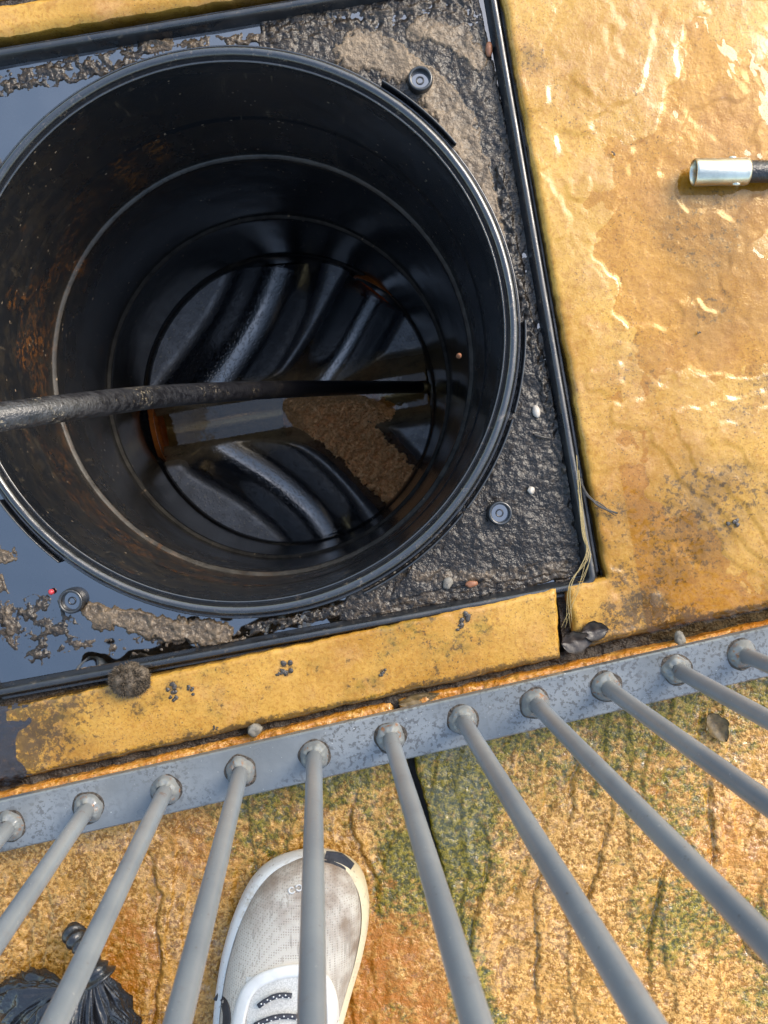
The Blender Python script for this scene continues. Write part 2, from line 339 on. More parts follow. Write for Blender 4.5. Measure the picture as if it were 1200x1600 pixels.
# ================================================================== SETTING: ground and paving
FC = P(370, 521, 0); HALF = 0.2490                                   # centre and half side of the chamber frame
TH = math.radians(10.2); CT, ST = math.cos(TH), math.sin(TH)
def loc2w(u, v): return FC[0]+u*CT-v*ST, FC[1]+u*ST+v*CT
def w2loc(X, Y): dx, dy = X-FC[0], Y-FC[1]; return dx*CT+dy*ST, -dx*ST+dy*CT
hc = [loc2w(a*(HALF+.006), b*(HALF+.006)) for a, b in ((-1, -1), (1, -1), (1, 1), (-1, 1))]
oc = [(-60, -60), (60, -60), (60, 60), (-60, 60)]
gv = [(*q, -.032) for q in oc]+[(*q, -.032) for q in hc]+[(*q, -.09) for q in hc]
gf = [(i, (i+1) % 4, 4+(i+1) % 4, 4+i) for i in range(4)]+[(4+i, 4+(i+1) % 4, 8+(i+1) % 4, 8+i) for i in range(4)]
ground = obj('ground', gv, gf, M['dirtyorange'], smooth=False, origin=(0, 0, -.032)); tag(ground, 'dark damp soil bed under the paving', kind='structure')

def terrace(n, k, sharp=.16):
    q = n*k; fl = np.floor(q); return (fl+sst(.5-sharp, .5+sharp, q-fl))/k
def h_upper(X, Y, px, py):
    a = fbm(X*5+Y*2.2, Y*4-X*2.5, 1, 4); t = terrace(fbm(X*4.2+Y*2.6, Y*4.6-X*2.2, 21, 5)+.5, 5, .06)
    w_ = terrace(fbm(X*9+Y*7+.3*a, Y*4-X*3, 23, 4)+.5, 6, .05)
    return .0036*t+.0009*w_+.0014*a+.0004*fbm(X*60, Y*60, 5, 3)-.0035
def h_lower(X, Y, px, py):
    wx = X+.012*fbm(X*14, Y*14, 31, 3)
    t = terrace(fbm(wx*8.5, Y*2.4-X*1.6, 33, 4)+.5, 5, .07)
    return ledges(X, Y, px, py)[0]+.011*t+.0018*fbm(X*45, Y*45, 35, 4)+.0014*fbm(X*150, Y*150, 37, 3)+.0007*fbm(X*420, Y*420, 38, 2)-.006
LEDGES = [[(852, 1300), (836, 1400), (842, 1480), (838, 1540), (850, 1640)], [(962, 1220), (948, 1310), (925, 1390), (905, 1420)], [(878, 1135), (902, 1195), (888, 1290)], [(1046, 1320), (1026, 1400), (1012, 1470), (1016, 1540)],
          [(232, 1330), (252, 1400), (244, 1450), (252, 1500), (240, 1600), (232, 1680)], [(770, 1330), (742, 1430), (722, 1520)], [(1120, 1180), (1108, 1260), (1118, 1330), (1100, 1400)], [(905, 1540), (960, 1520), (1010, 1550)], [(560, 1230), (548, 1300), (590, 1380)], [(1150, 1450), (1180, 1500), (1240, 1520)]]
def ledges(X, Y, px, py):
    h = np.zeros_like(X); g = np.zeros_like(X); wx = px+7*fbm(X*55, Y*55, 39, 3)+3*fbm(X*170, Y*170, 40, 2)
    for pts in LEDGES:
        d, par = pdist(wx, py, pts); cx = np.interp(py, [q[1] for q in pts], [q[0] for q in pts]); sg = wx-cx; en = np.sin(np.pi*np.clip(par, 0.02, .98))**.4
        h += en*(.0026*sst(-1.5, 2.5, sg)*np.exp(-d/38)-.0022*np.exp(-(d/3.2)**2)-.0012*sst(2.5, -1.5, sg)*np.exp(-d/30)); g = np.maximum(g, en*np.exp(-((sg+2)/5)**2)*(d < 22)*sst(-.35, .25, fbm(X*22, Y*22, 44, 3)))
    return h, g
def h_strip(X, Y, px, py):
    return .0012*fbm(X*12, Y*12, 41, 4)+.0004*fbm(X*90, Y*90, 42, 3)-.0064*sst(180, -80, px+40*fbm(X*35, Y*35, 45, 3))
def a_upper(X, Y, px, py):
    n = fbm(X*9, Y*9, 51, 4)
    R = np.zeros_like(X)
    for (x, y, r, s) in ((1085, 800, 130, .42), (960, 800, 70, .36), (1160, 770, 90, .4), (1010, 965, 60, .75), (960, 975, 50, .5), (1150, 640, 70, .3), (1110, 470, 80, .36), (1050, 860, 90, .34), (1000, 560, 120, .2), (880, 640, 60, .2),
                         (830, 90, 40, .36), (1090, 370, 120, .3), (975, 900, 30, .5), (1080, 975, 40, .8), (920, 995, 30, .9), (1190, 600, 60, .4)):
        R = np.maximum(R, s*sst(1, .25, np.hypot(px-x, py-y)/r+n*.6))
    R = np.maximum(R, sst(14, 2, np.abs(py-(1012-.215*(px-900))))*.95*(px > 880))
    G = .5*sst(.1, .6, n)*sst(700, 1000, py)
    B = .9*sst(1.15, .1, np.hypot((px-1110)/130, (py-440)/230)+n*.7)
    B = np.maximum(B, .6*sst(1.2, 0, np.hypot((px-900)/90, (py-370)/140)+n)); B = np.maximum(B, .9*sst(1.15, .1, np.hypot((px-1080)/180, (py-800)/130)+n*.8))
    A = sst(-.15, .25, fbm(X*7, Y*7, 53, 4)+.25*sst(900, 1150, px))
    return np.stack([R, G, B, A], -1)
def a_strip(X, Y, px, py):
    n = fbm(X*20, Y*20, 61, 4); R = .9*sst(240, -20, px+n*70+(py-1150)*.4); R = np.maximum(R, .10+.35*sst(.0, .6, n)+.3*sst(.2, .6, fbm(X*60, Y*60, 63, 3)))
    edge = 1225-.2245*px; R = np.maximum(R, .9*sst(16, 3, edge-py+n*8))
    for (x, y, r) in ((725, 970, 24), (270, 1075, 26), (300, 1165, 40), (450, 1045, 18), (110, 1150, 40), (215, 1110, 26), (598, 1050, 14)):
        R = np.maximum(R, .55*sst(1, .2, np.hypot(px-x, py-y)/r+n*.8))
    return np.stack([R, .35*sst(0, .5, n), .15*sst(0, .5, -n), .3+.7*sst(330, 120, px)+0*X], -1)
def a_lower(X, Y, px, py):
    n = fbm(X*11, Y*11, 71, 4)
    G = sst(1, .1, np.hypot((px-700)/190, (py-1270)/280)+n*.7); G = np.maximum(G, .75*sst(230, 10, (py-(1300-.24*px))+n*110)*sst(250, 420, px))
    G = np.maximum(G, .62*sst(-.05, .4, fbm(X*7, Y*7, 73, 4))*sst(480, 800, px)); G = np.maximum(G, .8*sst(60, 10, np.abs(px-(650+(py-1185)*.256))-2+n*30))
    B = np.maximum(sst(1, .3, np.hypot((px-610)/140, (py-1560)/230)+n*.6), .9*sst(1, .35, np.hypot((px-205)/65, (py-1490)/130)+n*.5))
    B = np.maximum(B, .5*sst(1, .3, np.hypot((px-1150)/160, (py-1330)/220)+n)); B = np.maximum(B, .5*sst(1, .3, np.hypot((px-300)/90, (py-1340)/120)+n))
    _, lg = ledges(X, Y, px, py); G = np.maximum(G, .3*lg*sst(420, 600, px)); B = np.maximum(B, .8*lg*sst(600, 420, px))
    ab = sst(30, 75, py-(1248-.234*px)); G = G*ab; B = np.maximum(B, .8*(1-ab))
    R = .22*lg*sst(-.2, .3, fbm(X*40, Y*40, 79, 3)); A = .5*lg+.45*sst(.0, .5, n)+.6*sst(1, .2, np.hypot((px-715)/110, (py-1250)/150)+n*.5)
    return np.stack([R, G, B, A], -1)
def a_plain(X, Y, px, py):
    n = fbm(X*9, Y*9, 81, 4); return np.stack([.3*sst(.2, .6, n), .2*sst(0, .5, n), .4*sst(0, .5, -n), .4+0*X], -1)

paving = empty('paving', (FC[0], FC[1], -.03)); tag(paving, 'wet yellow sandstone paving around the open drain', kind='structure')
def slab(quads, outline, res, hf, af, mat, rnd=.004, thick=.034, jag=.0016, label=None):
    ol = P([q[0] for q in outline], [q[1] for q in outline], 0.0)[:, :2]; seg = [tuple(q) for q in ol]
    vs, fs, at, base = [], [], [], 0
    for q in quads:
        c = P([k[0] for k in q], [k[1] for k in q], 0.0)
        n = max(3, int(max(np.linalg.norm(c[0]-c[1]), np.linalg.norm(c[3]-c[2]))/res)); m = max(3, int(max(np.linalg.norm(c[0]-c[3]), np.linalg.norm(c[1]-c[2]))/res))
        s, t = np.meshgrid(np.linspace(0, 1, n), np.linspace(0, 1, m), indexing='ij'); s = s[..., None]; t = t[..., None]
        W = c[0]*(1-s)*(1-t)+c[1]*s*(1-t)+c[2]*s*t+c[3]*(1-s)*t; X, Y = W[..., 0], W[..., 1]
        d, _ = pdist(X, Y, seg+[seg[0]])
        fall = sst(.02, 0, d); jx = fbm(X*70, Y*70, 91, 3)*jag*fall; jy = fbm(X*70, Y*70, 93, 3)*jag*fall
        px, py = to_plan(X, Y, 0*X); r = rnd*(1+.7*fbm(X*40, Y*40, 95, 3)); e = np.clip(1-d/np.maximum(r, .0008), 0, 1)
        Z = hf(X, Y, px, py)-r*(1-np.sqrt(np.maximum(0, 1-e*e)))
        vs.append(np.stack([X+jx, Y+jy, Z], -1).reshape(-1, 3)); fs.append(gridf(n, m, base)); at.append(af(X, Y, px, py).reshape(-1, 4))
        idx = np.arange(n*m).reshape(n, m)+base; loop = np.concatenate([idx[:, 0], idx[-1, 1:], idx[-2::-1, -1], idx[0, -2:0:-1]])
        base += n*m; lt = np.concatenate(vs)[loop]; la = np.concatenate(at)[loop]; lv = lt.copy(); lv[:, 2] = -thick
        vs += [lt, lv]; at += [la, la]; L = len(loop); k = np.arange(L); k2 = (k+1) % L
        fs.append(np.stack([base+k, base+L+k, base+L+k2, base+k2], -1)); base += 2*L
    f = np.concatenate(fs)
    if len(outline) and True:
        a = np.concatenate(vs)[f[0]]; nrm = np.cross(a[1]-a[0], a[2]-a[0])
        if nrm[2] < 0: f = f[:, ::-1]
    o = obj('paving_slab', np.concatenate(vs), f, mat, paving, np.concatenate(at))
    if label: o['label'] = label
    return o
# the big riven flag right of the chamber (L-shaped round the frame corner)
q1 = [(733, -300), (1700, -300), (1700, 850), (966, 1002)]
q2 = [(886, 916), (948.1, 902), (966, 1002), (905, 1017)]
slab([q1, q2], [(733, -300), (1700, -300), (1700, 850), (966, 1002), (905, 1017), (886, 916), (948.1, 902)], .0016, h_upper, a_upper, M['up'], .005)
# narrow strip between frame and railing
slab([[(-260, 1166), (869, 921), (877, 1029), (-260, 1284)]], [(-260, 1166), (869, 921), (877, 1029), (-260, 1284)], .0016, h_strip, a_strip, M['up'], .0035)
# slabs along the top edge
slab([[(-400, 70), (760, -115), (768, -70), (-400, 118)]], [(-400, 70), (760, -115), (768, -70), (-400, 118)], .003, lambda X, Y, a, b: .001*fbm(X*20, Y*20, 43, 3), a_plain, M['up'], .004)
slab([[(-400, -400), (700, -560), (752, -125), (-400, 58)]], [(-400, -400), (700, -560), (752, -125), (-400, 58)], .004, h_upper, a_plain, M['up'], .004)
# coarse slabs on the near side of the railing
gx = lambda y: 640+(y-1184)*.256
slab([[(-420, 1338), (gx(1095)-5, 1099), (gx(2000)-7, 2000), (-420, 2000)]], [(-420, 1338), (gx(1095)-5, 1099), (gx(2000)-7, 2000), (-420, 2000)], .00135, h_lower, a_lower, M['low'], .004)
slab([[(gx(1095)+6, 1096), (1700, 864), (1850, 2000), (gx(2000)+7, 2000)]], [(gx(1095)+6, 1096), (1700, 864), (1850, 2000), (gx(2000)+7, 2000)], .00135, h_lower, a_lower, M['low'], .004)

# dirt in the joints
def joint(a, b, wpx, z, seed, amp=.006):
    n = 420; t = np.linspace(0, 1, n)[:, None]; s = np.linspace(-1, 1, 18)[None, :]
    dx, dy = b[0]-a[0], b[1]-a[1]; L = math.hypot(dx, dy); nx, ny = -dy/L, dx/L
    px = a[0]+dx*t+nx*wpx*s; py = a[1]+dy*t+ny*wpx*s; W = P(px, py, 0*px+z); X, Y = W[..., 0], W[..., 1]
    W[..., 2] += amp*fbm(X*60, Y*60, seed, 4)+.0015*fbm(X*260, Y*260, seed+3, 3); return W.reshape(-1, 3), gridf(n, 18)
v, f = join([joint((-260, 1296), (1350, 928), 17, -.010, 101), joint((882, 905), (896, 1030), 14, -.014, 105), joint((735, -250), (950, 915), 9, -.018, 107, .004), joint((-300, 1165), (950, 905), 10, -.022, 109, .003), joint((-400, 112), (770, -75), 10, -.02, 112, .003), joint((-400, 66), (760, -119), 9, -.008, 113, .002)])
tag(obj('joint_dirt', v, f, M['dirt']), 'dark wet dirt packed in the joints between paving and frame', 'dirt', kind='stuff')

# rain water lying on the right flag
n, m = 400, 800
px, py = np.meshgrid(np.linspace(800, 1300, n), np.linspace(-120, 1000, m), indexing='ij'); W = P(px, py, 0*px); X, Y = W[..., 0], W[..., 1]
hs = h_upper(X, Y, px, py); lev = -.0017+.0014*fbm(X*7, Y*7, 121, 3)+.0006*fbm(X*30, Y*30, 123, 3)
dpt = np.maximum(lev-hs, 0); Z = lev-.00045*np.exp(-dpt/.00028)+.00012*fbm(X*90, Y*90, 125, 2); W[..., 2] = Z
ok = (lev > hs-.0001) & (px > 815+py*.175+25)
f = gridf(n, m); okf = ok.reshape(-1)[f].all(1)
tag(obj('rain_water', W.reshape(-1, 3), f[okf][:, ::-1] if True else f, M['film']), 'thin clear rain water lying in hollows of the large flag', 'water', kind='structure')

# ================================================================== INSPECTION CHAMBER
lv_z = np.array([-.629, -.43, -.223, -.004]); lv_c = np.array([P(455, 626, -.629)[:2], P(437, 606, -.43)[:2], P(413, 573, -.223)[:2], P(370, 521, -.004)[:2]])
def axis(z): return np.interp(z, lv_z, lv_c[:, 0]), np.interp(z, lv_z, lv_c[:, 1])
ch = empty('inspection_chamber', (FC[0], FC[1], -.63)); tag(ch, 'open black plastic drain inspection chamber with square frame and round shaft', 'drain chamber')
PAN, WATER = -.021, -.0165
# frame: square pan with ridged edge
N = 420; uu, vv = np.meshgrid(np.linspace(-HALF, HALF, N), np.linspace(-HALF, HALF, N), indexing='ij')
rc = .014; qx = np.abs(uu)-(HALF-rc); qy = np.abs(vv)-(HALF-rc)
dd = -(np.hypot(np.maximum(qx, 0), np.maximum(qy, 0))+np.minimum(np.maximum(qx, qy), 0)-rc)
zz = np.interp(dd, [-.02, -.0005, .0, .003, .0045, .0055, .0085, .0098, .0118, .0128, .0145, .018, .3], [-.05, -.05, -.013, -.013, -.0045, -.0035, -.0035, -.0048, -.015, -.019, -.021, PAN, PAN])
X, Y = loc2w(uu, vv); zz = zz+.0004*fbm(X*25, Y*25, 131, 3)
c0 = axis(-.004); rr = np.hypot(X-c0[0], Y-c0[1]); f = gridf(N, N); keep = (rr.reshape(-1)[f] > .2115).all(1) & (dd.reshape(-1)[f] > -.002).all(1)
obj('frame', np.stack([X, Y, zz], -1).reshape(-1, 3), f[keep], M['black'], ch)
# rim
prof = [(.2242, -.024), (.2236, -.0105), (.2230, -.0092), (.2221, -.0090), (.2217, -.0098), (.2213, -.0085), (.2204, -.0050), (.2190, -.0026), (.2172, -.0014), (.2152, -.0015), (.2134, -.0030), (.2123, -.0056), (.2117, -.0084), (.2112, -.0086), (.2108, -.0070), (.2102, -.0064), (.2094, -.0067), (.2090, -.0085), (.2088, -.014), (.2086, -.03)]
v, f = lathe(prof, 320, lambda z: c0); v[:, 2] += .0003*fbm(v[:, 0]*300, v[:, 1]*300, 133, 2)
rim = obj('rim', v, f[:, ::-1], M['glossy'], ch)
for a0, a1 in ((41, 60), (-15.5, 3), (-37, -17), (-64, -38.5), (215, 232)):
    a = np.radians(np.linspace(a0, a1, 40)); sec = [(.2252, -.022), (.2252, -.0045), (.2255, -.0037), (.2264, -.0037), (.2267, -.0045), (.2269, -.022)]
    v = np.concatenate([np.stack([c0[0]+r*np.cos(a), c0[1]+r*np.sin(a), np.full(40, z)], -1) for r, z in sec]); f = gridf(6, 40)
    obj('clip', v, f, M['black'], rim, smooth=False)
# shaft
seg = 360; zs = []; rs = []
def seg_add(r, z0, z1, n):
    for z in np.linspace(z0, z1, n): rs.append(r); zs.append(z)
seg_add(.2090, -.008, -.020, 3); seg_add(.2088, -.024, -.124, 22); seg_add(.2080, -.1255, -.2205, 22)
rs += [.2080, .2074, .2044, .2040]; zs += [-.2215, -.2225, -.2235, -.2250]
seg_add(.2038, -.229, -.427, 40); rs += [.2037, .2030, .2004, .2000]; zs += [-.428, -.429, -.430, -.4315]
seg_add(.1998, -.436, -.612, 30); rs += [.2012, .2014, .1990, .1975, .1965, .1962]; zs += [-.6135, -.619, -.621, -.624, -.627, -.66]
v, f = lathe(list(zip(rs, zs)), seg, axis); K = len(rs)
a = np.tile(np.linspace(0, 2*np.pi, seg, endpoint=False), K); zv = v[:, 2]; rv = np.repeat(rs, seg); zi = np.array(zs)
n1 = fbm(a*4, zv*30, 141, 4); left = sst(-.35, .75, np.cos(a-math.radians(205)))
v[:, 0] += np.cos(a)*.0004*fbm(a*6, zv*20, 143, 3); v[:, 1] += np.sin(a)*.0004*fbm(a*6, zv*20, 143, 3)
Rr = np.clip(left*.5*sst(-.5, -.2, zv)+.25*sst(-.25, -.2, zv)*sst(-.02, -.12, zv)+.2*n1, 0, 1)*sst(-.46, -.2, zv+.05*n1)
Gg = .55*sst(.25, .6, n1+.45*left*((zv < -.125) & (zv > -.225)))*left
pxs, pys = to_plan(v[:, 0], v[:, 1], v[:, 2])
for (bx, by, br) in ((205, 268, 34), (250, 238, 26), (55, 540, 38), (120, 420, 26), (30, 470, 22)): Gg = np.maximum(Gg, 1.6*sst(1, .2, np.hypot(pxs-bx, pys-by)/br+.8*n1))
dz = np.gradient(zi); ledge = np.zeros(K); 
for k in range(K):
    if -.2245 <= zi[k] <= -.221 or -.4312 <= zi[k] <= -.428: ledge[k] = 1
Bb = np.repeat(ledge, seg)*.8+.0*n1
st = sst(.25, .5, fbm(a*30, zv*6, 145, 3))*((zv < -.125) & (zv > -.221))*.5; Rr = np.maximum(Rr, st)
shaft = obj('shaft', v, f[:, ::-1], M['shaft'], ch, np.stack([Rr, Gg, Bb, 0*Rr], -1))
# base with moulded channels
bz = -.633; Nb = 300; bc = axis(bz); t = np.linspace(-.197, .197, Nb); X, Y = np.meshgrid(t+bc[0], t+bc[1], indexing='ij')
def wp(pts, z): return [tuple(P(a, b, z)[:2]) for a, b in pts]
MAIN = wp([(205, 681), (700, 600)], -.67); T1 = wp(catmull([(446, 385), (436, 430), (405, 505), (360, 575), (310, 640)], 8), -.66); T2 = wp(catmull([(612, 415), (575, 480), (530, 560), (470, 640)], 8), -.66)
T3 = wp(catmull([(668, 812), (600, 735), (540, 675), (480, 640)], 8), -.66); T4 = wp(catmull([(535, 870), (490, 800), (425, 742), (340, 690)], 8), -.66)
def trough(pts, r, D, X=X, Y=Y, flat=.0):
    d, _ = pdist(X, Y, pts); q = np.clip((d-flat)/r, 0, 1); return D*(.5+.5*np.cos(np.pi*q**1.25))
ds = [trough(MAIN, .055, .068), trough(T1, .070, .044), trough(T2, .056, .050), trough(T3, .056, .050), trough(T4, .064, .042)]
k = 260.0; dep = np.log(sum(np.exp(k*q) for q in ds)-len(ds)+1)/k
for _ in range(3):
    g = dep.copy(); g[1:-1, 1:-1] = (dep[1:-1, 1:-1]*2+dep[:-2, 1:-1]+dep[2:, 1:-1]+dep[1:-1, :-2]+dep[1:-1, 2:])/6; dep = g
hb = bz-dep; rr = np.hypot(X-bc[0], Y-bc[1]); f = gridf(Nb, Nb); keep = (rr.reshape(-1)[f] < .1975).all(1)
dm_, _ = pdist(X, Y, MAIN); at = np.stack([sst(.010, .002, dep), sst(.062, .040, dm_+.006*fbm(X*40, Y*40, 137, 3)), 0*X, 0*X], -1)
base = obj('base', np.stack([X, Y, hb], -1).reshape(-1, 3), f[keep], M['base'], ch, at.reshape(-1, 4))
base_h = hb
# orange pipe ends in their sockets
def pipe_end(pa, pb, z, r, name):
    A = P(*pa, z); B = P(*pb, z); d = B-A; L = np.linalg.norm(d); d /= L
    def ring_tube(r0, r1, s0, s1):
        path = np.array([A+d*s0, A+d*s1]); vo, fo = tube(path, r1, 40, False); vi, fi = tube(path, r0, 40, False)
        j = np.arange(40); j2 = (j+1) % 40; vv = np.vstack([vo, vi]); ff = np.vstack([fo, fi[:, ::-1]+80, np.stack([40+j, 40+j2, 120+j2, 120+j], -1), np.stack([j2, j, 80+j, 80+j2], -1)]); return vv, ff
    p = obj(name, *ring_tube(r-.004, r, -.10, L), M['orange'], ch)
    obj('socket', *ring_tube(r+.0005, r+.0035, -.10, L-.006), M['glossy'], p)
pipe_end((225, 677), (252, 672), -.650, .046, 'inlet_pipe'); pipe_end((606, 428), (590, 456), -.652, .040, 'inlet_pipe')
# screw bosses
for bx, by in ((657, 122), (782, 802), (110, 940), (-30, 245)):
    c = P(bx, by, -.006)
    pr = [(.0105, -.024), (.0098, -.0075), (.0094, -.0058), (.0086, -.0052), (.0076, -.0054), (.0071, -.0066), (.0069, -.011), (.0066, -.0125), (.0035, -.0125), (.0032, -.0105), (.0022, -.0105), (.002, -.016), (.0001, -.016)]
    v, f = lathe([(r, z) for r, z in pr], 32, lambda z: c); bo = obj('screw_boss', v, f[:, ::-1], M['black'], ch)
    v, f = lathe([(.0069, -.0112), (.0046, -.0112), (.0001, -.0112)], 24, lambda z: c); obj('trapped_water', v, f[:, ::-1], M['bwater'], bo)

# mud on the frame
N = 560; uu, vv = np.meshgrid(np.linspace(-HALF+.012, HALF-.012, N), np.linspace(-HALF+.012, HALF-.012, N), indexing='ij'); X, Y = loc2w(uu, vv); px, py = to_plan(X, Y, 0*X-.015)
e1 = fbm(X*28, Y*28, 151, 4); e2 = fbm(X*85, Y*85, 153, 4); e3 = fbm(X*240, Y*240, 155, 3)
hm = np.full_like(X, -.002); tone = np.zeros_like(X); ch_amt = np.zeros_like(X)
def zone(pts, wd, h, tn, chunk=.3, poly=False, edge=.35):
    global hm, tone, ch_amt
    d = (sdpoly(px, py, pts)+wd)/wd if poly else pdist(px, py, pts)[0]/wd
    d = d+e1*.6+e2*.42*(1+chunk)+e3*.22; wgt = sst(1.0, 1.0-edge, d); hh = h*wgt*(1+.35*e1)-.002*(1-wgt); m = hh > hm
    tone = np.where(m, tn*(.75+.5*e1)+(.08+.35*max(tn, 0))*(e2*wgt+.5*e3), tone); ch_amt = np.where(m, chunk*wgt, ch_amt); hm = np.maximum(hm, hh)
zone([(400, 20), (745, -40), (800, 200), (868, 560), (930, 900), (520, 1000), (540, 900), (700, 720), (720, 420), (560, 200), (400, 110)], 10, .0058, .10, .30, True, edge=.8)
zone([(380, 985), (200, 1010), (40, 1010), (-40, 960)], 40, .0042, .2, .7, edge=.7)
zone([(-40, 130), (120, 95), (330, 60)], 30, .0040, .2, .8, edge=.7)
zone([(790, 430), (840, 560), (880, 700), (918, 882), (760, 912), (600, 945), (640, 880), (740, 770), (790, 660), (800, 540)], 10, .0068, -.02, .12, True)
zone([(772, 240), (800, 380), (826, 500)], 20, .0056, .25, .9)
zone([(560, 20), (650, 10), (740, 30), (765, 120)], 16, .0058, .3, 1.0)
zone([(300, 70), (380, 62), (450, 55)], 16, .0052, .3, 1.0)
zone([(0, 905), (20, 1000)], 14, .005, .3, 1.0)
zone([(380, 1000), (250, 1030), (120, 1050)], 7, .0055, .3, 1.0)
zone([(548, 78), (610, 88), (660, 118), (712, 200), (742, 290), (768, 372)], 36, .0080, .8, .2, edge=.35)
zone([(655, 48), (712, 62), (742, 96)], 27, .0075, .65, .3, edge=.35)
zone([(695, 235), (745, 330), (785, 420), (805, 500)], 14, .0060, .75, .2)
zone([(420, 62), (490, 48), (560, 32), (640, 22), (720, 14)], 26, .0065, .16, .9)
zone([(440, 88), (500, 92), (545, 110)], 22, .0048, .3, .9)
zone([(-20, 138), (40, 122), (100, 112), (165, 100), (230, 80)], 24, .0055, .12, 1.0)
zone([(232, 70), (262, 68)], 14, .006, .4, 1.0)
zone([(780, 265), (802, 400), (828, 520), (852, 610), (880, 720), (908, 850)], 11, .0085, .02, 1.0)
zone([(640, 925), (560, 945), (470, 968), (390, 985)], 14, .0055, .1, 1.0)
zone([(145, 958), (205, 970), (262, 985), (345, 992)], 26, .0080, .5, .5, edge=.4)
zone([(5, 968), (60, 955), (100, 985), (60, 1010)], 36, .0050, .12, 1.0)
zone([(-20, 868), (10, 872)], 22, .0062, .4, .9)
zone([(690, 890), (640, 915)], 40, .0052, .2, 1.0)
zone([(650, 900), (780, 900), (880, 885)], 14, .007, .25, .5)
hm = hm+np.where(hm > -.0005, ch_amt*(.0034*e2+.0016*e3)+.0011*e2+.0005*e3, 0)
f = gridf(N, N); okv = (hm > -.0015) & (np.hypot(X-c0[0], Y-c0[1]) > .2212); okf = okv.reshape(-1)[f].any(1) & (np.hypot(X-c0[0], Y-c0[1]).reshape(-1)[f] > .2212).all(1)
f = f[okf]; used, inv = np.unique(f, return_inverse=True)
v = np.stack([X, Y, PAN+hm], -1).reshape(-1, 3)[used]; at = np.stack([np.clip(tone, 0, 1), 0*tone, 0*tone, 0*tone], -1).reshape(-1, 4)[used]
tag(obj('mud', v, inv.reshape(-1, 4), M['mud'], None, at), 'black and tan wet mud caked on the square frame', 'mud', kind='stuff')
# standing water in the frame
N = 200; uu, vv = np.meshgrid(np.linspace(-HALF+.0125, HALF-.0125, N), np.linspace(-HALF+.0125, HALF-.0125, N), indexing='ij'); X, Y = loc2w(uu, vv)
f = gridf(N, N); keep = (np.hypot(X-c0[0], Y-c0[1]).reshape(-1)[f] > .2195).all(1)
tag(obj('standing_water', np.stack([X, Y, WATER+.0003*fbm(X*30, Y*30, 161, 2)], -1).reshape(-1, 3), f[keep], M['mwater']), 'dark standing water in the frame round the shaft', 'water', kind='structure')
# black puddle over the low left end of the strip
n, m = 160, 90; px, py = np.meshgrid(np.linspace(-260, 250, n), np.linspace(1075, 1300, m), indexing='ij'); W = P(px, py, 0*px); X, Y = W[..., 0], W[..., 1]
lev = -.0042; W[..., 2] = lev; hs = h_strip(X, Y, px, py); yt = 1166-.217*(px+260)-2; yb = 1284-.2243*(px+260)+6
ok = (hs < lev+.0002) & (py > yt) & (py < yb); f = gridf(n, m)[:, ::-1]; tag(obj('puddle', W.reshape(-1, 3), f[ok.reshape(-1)[f].any(1)], M['pwater']), 'black puddle over the low left end of the narrow strip', 'water', kind='structure')

# drain water and sludge in the base
lev = bz-.050; X, Y = np.meshgrid(t+bc[0], t+bc[1], indexing='ij'); f = gridf(Nb, Nb); low = ((base_h < lev+.0015) & (rr < .196)).reshape(-1)[f].all(1)
Zw = np.full_like(X, lev); used, inv = np.unique(f[low], return_inverse=True)
tag(obj('drain_water', np.stack([X, Y, Zw], -1).reshape(-1, 3)[used], inv.reshape(-1, 4), M['bfilm']), 'murky brown water lying in the channel at the chamber bottom', 'water', kind='structure')
px, py = to_plan(X, Y, 0*X-.66)
n2 = 260; px, py = np.meshgrid(np.linspace(440, 690, n2), np.linspace(610, 820, n2), indexing='ij'); W = P(px, py, 0*px-.662); X, Y = W[..., 0], W[..., 1]
e1 = fbm(X*30, Y*30, 171, 4); e2 = fbm(X*110, Y*110, 173, 4)
sd_ = sdpoly(px, py, [(450, 634), (530, 624), (590, 634), (624, 656), (672, 704), (692, 730), (655, 784), (610, 806), (548, 752), (488, 694), (470, 662)])/10+e1*.9+e2*.5
wg = sst(2.2, -1.0, sd_); W[..., 2] = -.690+.033*wg+wg*(.014*e1+.014*e2+.006*fbm(X*300, Y*300, 175, 3))
f = gridf(n2, n2)[:, ::-1]; ok = (wg > .02).reshape(-1)[f].any(1)
tag(obj('sludge', W.reshape(-1, 3), f[ok], M['sludge']), 'clump of brown sludge blocking a branch of the channel', 'sludge', kind='stuff')

# ================================================================== OBJECTS
# drain hose into the chamber
hp = [(-1500, 900, .12), (-1000, 800, .20), (-450, 705, .20), (-200, 680, .165), (0, 651, .135), (150, 631, .085), (240, 620, -.01), (340, 613, -.11), (450, 608, -.24), (550, 606, -.42), (610, 605, -.54), (655, 605, -.612)]
path = catmull([P(a, b, c) for a, b, c in hp], 14)
for _ in range(60): path[1:-1] = path[1:-1]*.5+(path[:-2]+path[2:])*.25
hr = empty('drain_hose', tuple(P(655, 605, -.612))); tag(hr, 'muddy black rubber drain hose reaching down into the chamber', 'hose')
obj('tube', *tube(path, np.interp(path[:, 0], [-.28, -.1, .05], [.0097, .0088, .0083]), 24), M['hose'], hr)
dirh = path[-1]-path[-2]; dirh /= np.linalg.norm(dirh)
for s in (.001, .006): obj('brass_ring', *tube(np.array([path[-1]+dirh*s, path[-1]+dirh*(s+.0028)]), .0090, 24), M['brass'], hr)
obj('nozzle', *tube(np.array([path[-1]+dirh*k for k in (0, .012, .018, .022)]), np.array([.0065, .0065, .0095, .006]), 20), M['brass'], hr)
